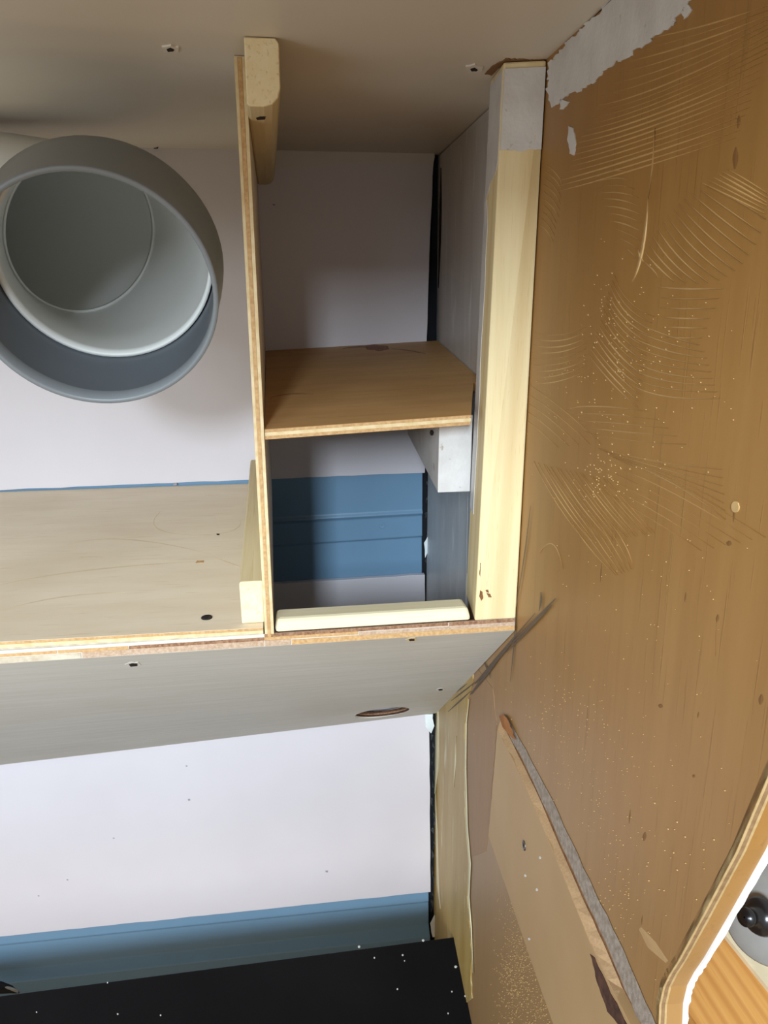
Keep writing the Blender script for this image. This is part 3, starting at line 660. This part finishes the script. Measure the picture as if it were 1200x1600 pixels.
def sp(u, v, o=.0): # u front to back on the left side
    a = q1[0].lerp(q0[0], v); b = q1[3].lerp(q0[3], v); return a.lerp(b, u)+Vector((-o, 0, 0))
r_ = random.Random(4)
prism('paint_coat', [pp(.02, .01), pp(.98, .01)] + [pp(.98-.96*i/14, .132+r_.uniform(-.002, .002)) for i in range(15)], (0, -.0012, 0), M['white'], post)
prism('paint_coat', [sp(.03, .01), sp(.97, .01)] + [sp(.97-.94*i/10, .20-.05*(i/10)+r_.uniform(-.006, .006)) for i in range(11)], (-.0004, 0, 0), M['white'], post)
prism('paint_streak', [sp(.80, .2), sp(.99, .2)] + [sp(.99, .2+.6*i/10) for i in range(1, 11)] + [sp(.62+r_.uniform(-.05, .05), .8-.6*i/12) for i in range(12)], (-.0003, 0, 0), M['liner'], post)
def front_uv(px, py):
    y = YF-.001+(py-960)*(-(ta.y-YF)/860)*0
    p_ = onY(px, py, YF-.0015 + (ta.y-(YF-.001))*(960-py)/865); return p_
for (x, y) in [(789, 596), (797, 600), (809, 651), (775, 863)]:
    prism('screw_hole', [front_uv(x+2.4*math.cos(a), y+3.2*math.sin(a)) for a in (0, 1, 2, 3, 4, 5)], (0, -.0004, 0), M['hole'], post)
for q_ in ([(750, 880), (755, 879), (757, 890), (756, 903), (752, 908), (749, 896)], [(753, 905), (759, 904), (762, 915), (764, 926), (760, 925), (757, 916)], [(750, 922), (754, 924), (755, 934), (752, 939), (749, 931)], [(760, 926), (766, 928), (768, 933), (763, 933)]):
    prism('rust_stain', [front_uv(a, b) for a, b in ragged(q_, .6, 3, 4)], (0, -.0003, 0), M['groove'], post)
prism('knot', [front_uv(a, b) for a, b in ragged([(803, 640), (814, 640), (816, 662), (806, 664)], 1, 4, 4)], (0, -.0002, 0), M['v_pale'], post)

# ---- upper shelf
sa = onY(415, 671, YF+.002); sbr = onY(737, 648, YF+.002); sbk = onY(408, 548, -.003); sbk2 = onY(672, 537, -.003)
sa.x = X0+.0; 
xL0 = T1+(X1-T1)*.55+.0006
cA = Vector((xL0, YF+.002, sa.z)); cB = Vector((.146, YF+.002, sbr.z)); cB2 = Vector((.1505, -.378, sbr.z+.002)); 
cC = Vector((wx(-.37, -.11)-.0052, -.376, sbr.z+.002)); cD = Vector((wx(-.003, -.1)-.0052, -.003, sbk2.z)); cE = Vector((xL0, -.003, sbk.z))
_un = (cB-cA).cross(cE-cA)
def onpl(v): return Vector((v.x, v.y, cA.z - (_un.x*(v.x-cA.x)+_un.y*(v.y-cA.y))/_un.z))
cB = onpl(Vector((.1430, cB.y, 0)))
_r = ray(740, 597); cB2 = CAM + _r*((cA-CAM).dot(_un)/_r.dot(_un)); cB2 = onpl(cB2)
cC = onpl(cC); cD = onpl(cD)
us = prism('upper_shelf', [cA, cB, cB2, cC, cD, cE], (0, 0, -.0075), M['brownply'], bev=.0003)
tag(us, 'brown plywood shelf between the divider and the post', 'shelf')
def us_strip(h0, h1, mat, proud):
    hexa('veneer', [cA+Vector((0, -proud, -h0)), cB+Vector((0, -proud, -h0)), cB+Vector((0, .001, -h0)), cA+Vector((0, .001, -h0))], [cA+Vector((0, -proud, -h1)), cB+Vector((0, -proud, -h1)), cB+Vector((0, .001, -h1)), cA+Vector((0, .001, -h1))], M[mat], us, .0001)
us_strip(.0002, .0022, 'v_orange', .0002); us_strip(.0022, .0048, 'v_pale', .0005); us_strip(.0048, .0073, 'v_orange', .0002)
UN = (cB-cA).cross(cE-cA).normalized()
def onU(px, py, o=0): r1_ = ray(px, py); return CAM + r1_*((cA-CAM).dot(UN)/r1_.dot(UN)) + UN*o
prism('knot', [onU(a, b, .0001) for a, b in ragged([(570, 541), (585, 538), (606, 541), (608, 546), (590, 548), (573, 546)], 1, 5, 4)], (0, 0, .0002), M['v_red'], us)
for a_, b_, c_, w_ in [((422, 622), (450, 616), (490, 616), 1.2), ((535, 545), (560, 542), (575, 543), 2), ((612, 545), (640, 548), (665, 553), 1.6)]:
    ribbons('grain_line', [{'p': quad3(a_, b_, c_), 'w': w_}], M['v_red'], us, h=.0001, proj=lambda x, y, o=0: onU(x, y, .0001+o))

# ---- white bearer under the upper shelf
yw = -.372
f1 = onY(684, 770, yw); f2 = onY(732, 770, yw)
zt3 = sbr.z-.010+.0025; xa = f1.x; xb = f2.x+.0015
dxb = .0617*.24
bearer = hexa('shelf_bearer', [(xa, yw, f1.z), (xb, yw, f1.z), (xb+dxb, yw+.24, f1.z), (xa+dxb, yw+.24, f1.z)], [(xa, yw, zt3-.0035), (xb, yw, zt3-.0035), (xb+dxb, yw+.24, zt3-.0035), (xa+dxb, yw+.24, zt3-.0035)], M['white'], bev=.0008)
tag(bearer, 'white painted wooden bearer under the right end of the upper shelf', 'bearer')
prism('screw_hole', [onY(675+3*math.cos(a), 676+5*math.sin(a), yw+.03) for a in range(6)], (-.0003, .0003, 0), M['hole'], bearer)

# ---- front batten between divider and post
xa_ = X1+.0006; xb_ = q0[0].x-.0022
zA = zt(xa_)+.0107; zB_ = zt(xb_)+.0107
zh = .0095
fb = hexa('front_batten', [(xa_, YF+.000, zA), (xb_, YF+.000, zB_), (xb_-.001, YF+.024, zB_), (xa_, YF+.024, zA)], [(xa_+.002, YF+.005, zA+zh), (xb_-.002, YF+.005, zB_+zh), (xb_-.003, YF+.024, zB_+zh), (xa_+.002, YF+.024, zA+zh)], M['pineX'], bev=.0025)
tag(fb, 'pale pine batten along the front edge between divider and post', 'batten')

# ---- plastic pipe elbow
RAD = .08; d0 = F*RAD/192
P0 = at(145, 462, d0); P1 = at(163, 407, d0*1.095); P2 = at(131, 366, d0*1.37)
ax = (P1-P0).normalized()
pipe = empty('drain_pipe', P0-Vector((0, 0, .08))); tag(pipe, 'large grey plastic pipe elbow with an open socket, hanging above the shelf', 'pipe')
th = .0032
def R_(c, nn, r): return ring_verts(c, nn, r, 80)
L1 = (P1-P0).length
outer = [(0, RAD), (.0012, RAD+.0004), (.012, RAD+.0006), (L1*.7, RAD+.003), (L1*.95, RAD+.0035), (L1*1.12, RAD+.001), (L1*1.18, RAD-.003)]
innr = [(L1*1.18, RAD-.006), (L1*1.1, RAD-.003), (.012, RAD-th), (.0005, RAD-th)]
rs = [R_(P0+ax*s, ax, r) for s, r in outer] + [R_(P0+ax*s, ax, r) for s, r in innr]
sk_ = loft('socket', rs, M['pipe'], pipe, closed=True, n=80); sk_.data.materials.append(M['pipe_in'])
for p_ in sk_.data.polygons:
    if 8*80 <= p_.index < 9*80 or 7*80 <= p_.index < 8*80: p_.material_index = 1
ri = RAD*.945
rs = [R_(P1+ax*s, ax, r) for s, r in ((.0012, ri-.0008), (.0035, RAD-.0026), (.007, RAD-.0026), (.006, ri-.0008))]
loft('seal_ring', rs, M['rubber'], pipe, closed=True, n=80)
lf = Vector((-1, .03, 0.0))
n2 = (ax+lf*.75).normalized(); P3 = Vector((-.225, -.185, .036)); P4 = Vector((-.32, -.175, .041)); P5 = Vector((-.998, -.17, .041))
path = [(P1, ax, ri), (P1+ax*.008, ax, ri), (P1.lerp(P2, .45)+Vector((.006, .002, .0)), (ax+lf*.12).normalized(), ri), (P2, n2, ri*.985), (P3, (ax*.35+lf).normalized(), ri), (P4, lf, ri), (P5, lf, ri)]
outr = [R_(c, nn, r) for c, nn, r in path]; inr = [R_(c, nn, r-.003) for c, nn, r in path[::-1]]
loft('elbow', outr+inr, M['pipe_pale'], pipe, closed=True, n=80)
rs = [R_(P2+n2*s, n2, r) for s, r in ((-.001, ri*.985-.003), (-.001, ri*.985-.0052), (.002, ri*.985-.0052), (.002, ri*.985-.003))]
tag(loft('seam_ring', rs, M['pipe_pale'], pipe, closed=True, n=80), 'ragged moulded seam inside the bend')
pc = Vector((-.262, -.18, .0385))
rs = [R_(pc+lf*s, lf, r) for s, r in ((0, ri-.001), (0, ri+.0025), (.002, ri+.0035), (.045, ri+.0035), (.047, ri-.001))]
loft('collar', rs, M['pipe_pale'], pipe, closed=True, n=80)

# ---- cable end peeping over the black board at far left
cp = [onY(-30, 1545, -.03), onY(0, 1543, -.03), onY(18, 1546, -.03), onY(30, 1551, -.035)]
rs = [ring_verts(c, Vector((1, 0, -.15)), r, 16) for c, r in zip(cp, (.009, .008, .005, .001))]
hz = empty('hose', cp[1]); tag(hz, 'black hose end with a pale rim behind the black board', 'hose')
loft('hose_body', rs, M['rubber'], hz, cap=True, n=16)
rs = [ring_verts(c+Vector((0, -.002, .004)), Vector((1, 0, -.15)), .0022, 10) for c in cp]
loft('rim', rs, M['lid'], hz, cap=True, n=10)

# ================================================================ seen through the opening on the right
def obox(name, c, ux, uy, uz, mat, parent=None, bev=0):
    c = Vector(c); a = [c-ux-uy-uz, c+ux-uy-uz, c+ux+uy-uz, c-ux+uy-uz]; b = [v+uz*2 for v in a]; return hexa(name, a, b, mat, parent, bev)
# pine plank lying outside along the wall
zq = -.52
pa = [onZ(1100, 1528, zq), onZ(1134, 1466, zq), onZ(1215, 1560, zq), onZ(1215, 1700, zq)]
pk = prism('pine_plank', [onZ(1078, 1500, zq), onZ(1128, 1466, zq), onZ(1150, 1470, zq), onZ(1290, 1660, zq), onZ(1160, 1700, zq), onZ(1060, 1560, zq)], (0, 0, -.02), M['orangepine'])
tag(pk, 'orange pine plank seen through the cut opening', 'plank')
lipp = prism('plank_edge', [onZ(1120, 1452, zq+.0), onZ(1140, 1440, zq), onZ(1290, 1625, zq), onZ(1280, 1650, zq)], (0, 0, .004), M['cream'], pk)
tag(lipp, 'pale edge strip')
tp = prism('tan_panel', [onZ(1050, 1300, zq-.05), onZ(1400, 1200, zq-.05), onZ(1500, 1800, zq-.05), onZ(1050, 1800, zq-.05)], (0, 0, -.01), M['mdf'])
tag(tp, 'blurred tan panel behind the plank in the opening', 'panel')
# lid with knob
lc = at(1203, 1430, .50); vn = (CAM-lc).normalized(); ln = (vn + Vector((-.45, 0, 0))).normalized()
ld = empty('pot_lid', lc); tag(ld, 'round grey lid with a black knob seen through the opening', 'lid')
rs = [ring_verts(lc+ln*h, ln, r_2, 48) for r_2, h in ((.0005, .004), (.010, .004), (.022, .0025), (.0285, 0), (.0295, -.001), (.0285, -.002), (.0005, -.001))]
loft('lid_disc', rs, M['lid'], ld, n=48)
kc = at(1186, 1432, .492); kn = (ln + Vector((-.5, 0, .05))).normalized()
rs = [ring_verts(kc+kn*h, kn, r_2, 32) for r_2, h in ((.0005, -.004), (.0105, -.004), (.0115, -.002), (.0105, .001), (.007, .003), (.0045, .005), (.004, .010), (.0055, .012), (.0055, .015), (.0005, .016))]
loft('knob', rs, M['knob'], ld, n=32)
nv = prism('navy_cloth', [at(x, y, .56) for x, y in ragged([(1180, 1340), (1215, 1300), (1260, 1330), (1250, 1380), (1200, 1372), (1178, 1368)], 2, 8, 3)], (.01, .02, -.005), M['navy'], bev=.001)
tag(nv, 'dark navy blue cloth at the right edge behind the lid', 'cloth')

for o in list(bpy.data.objects):
    if '_w' in o: del o['_w']
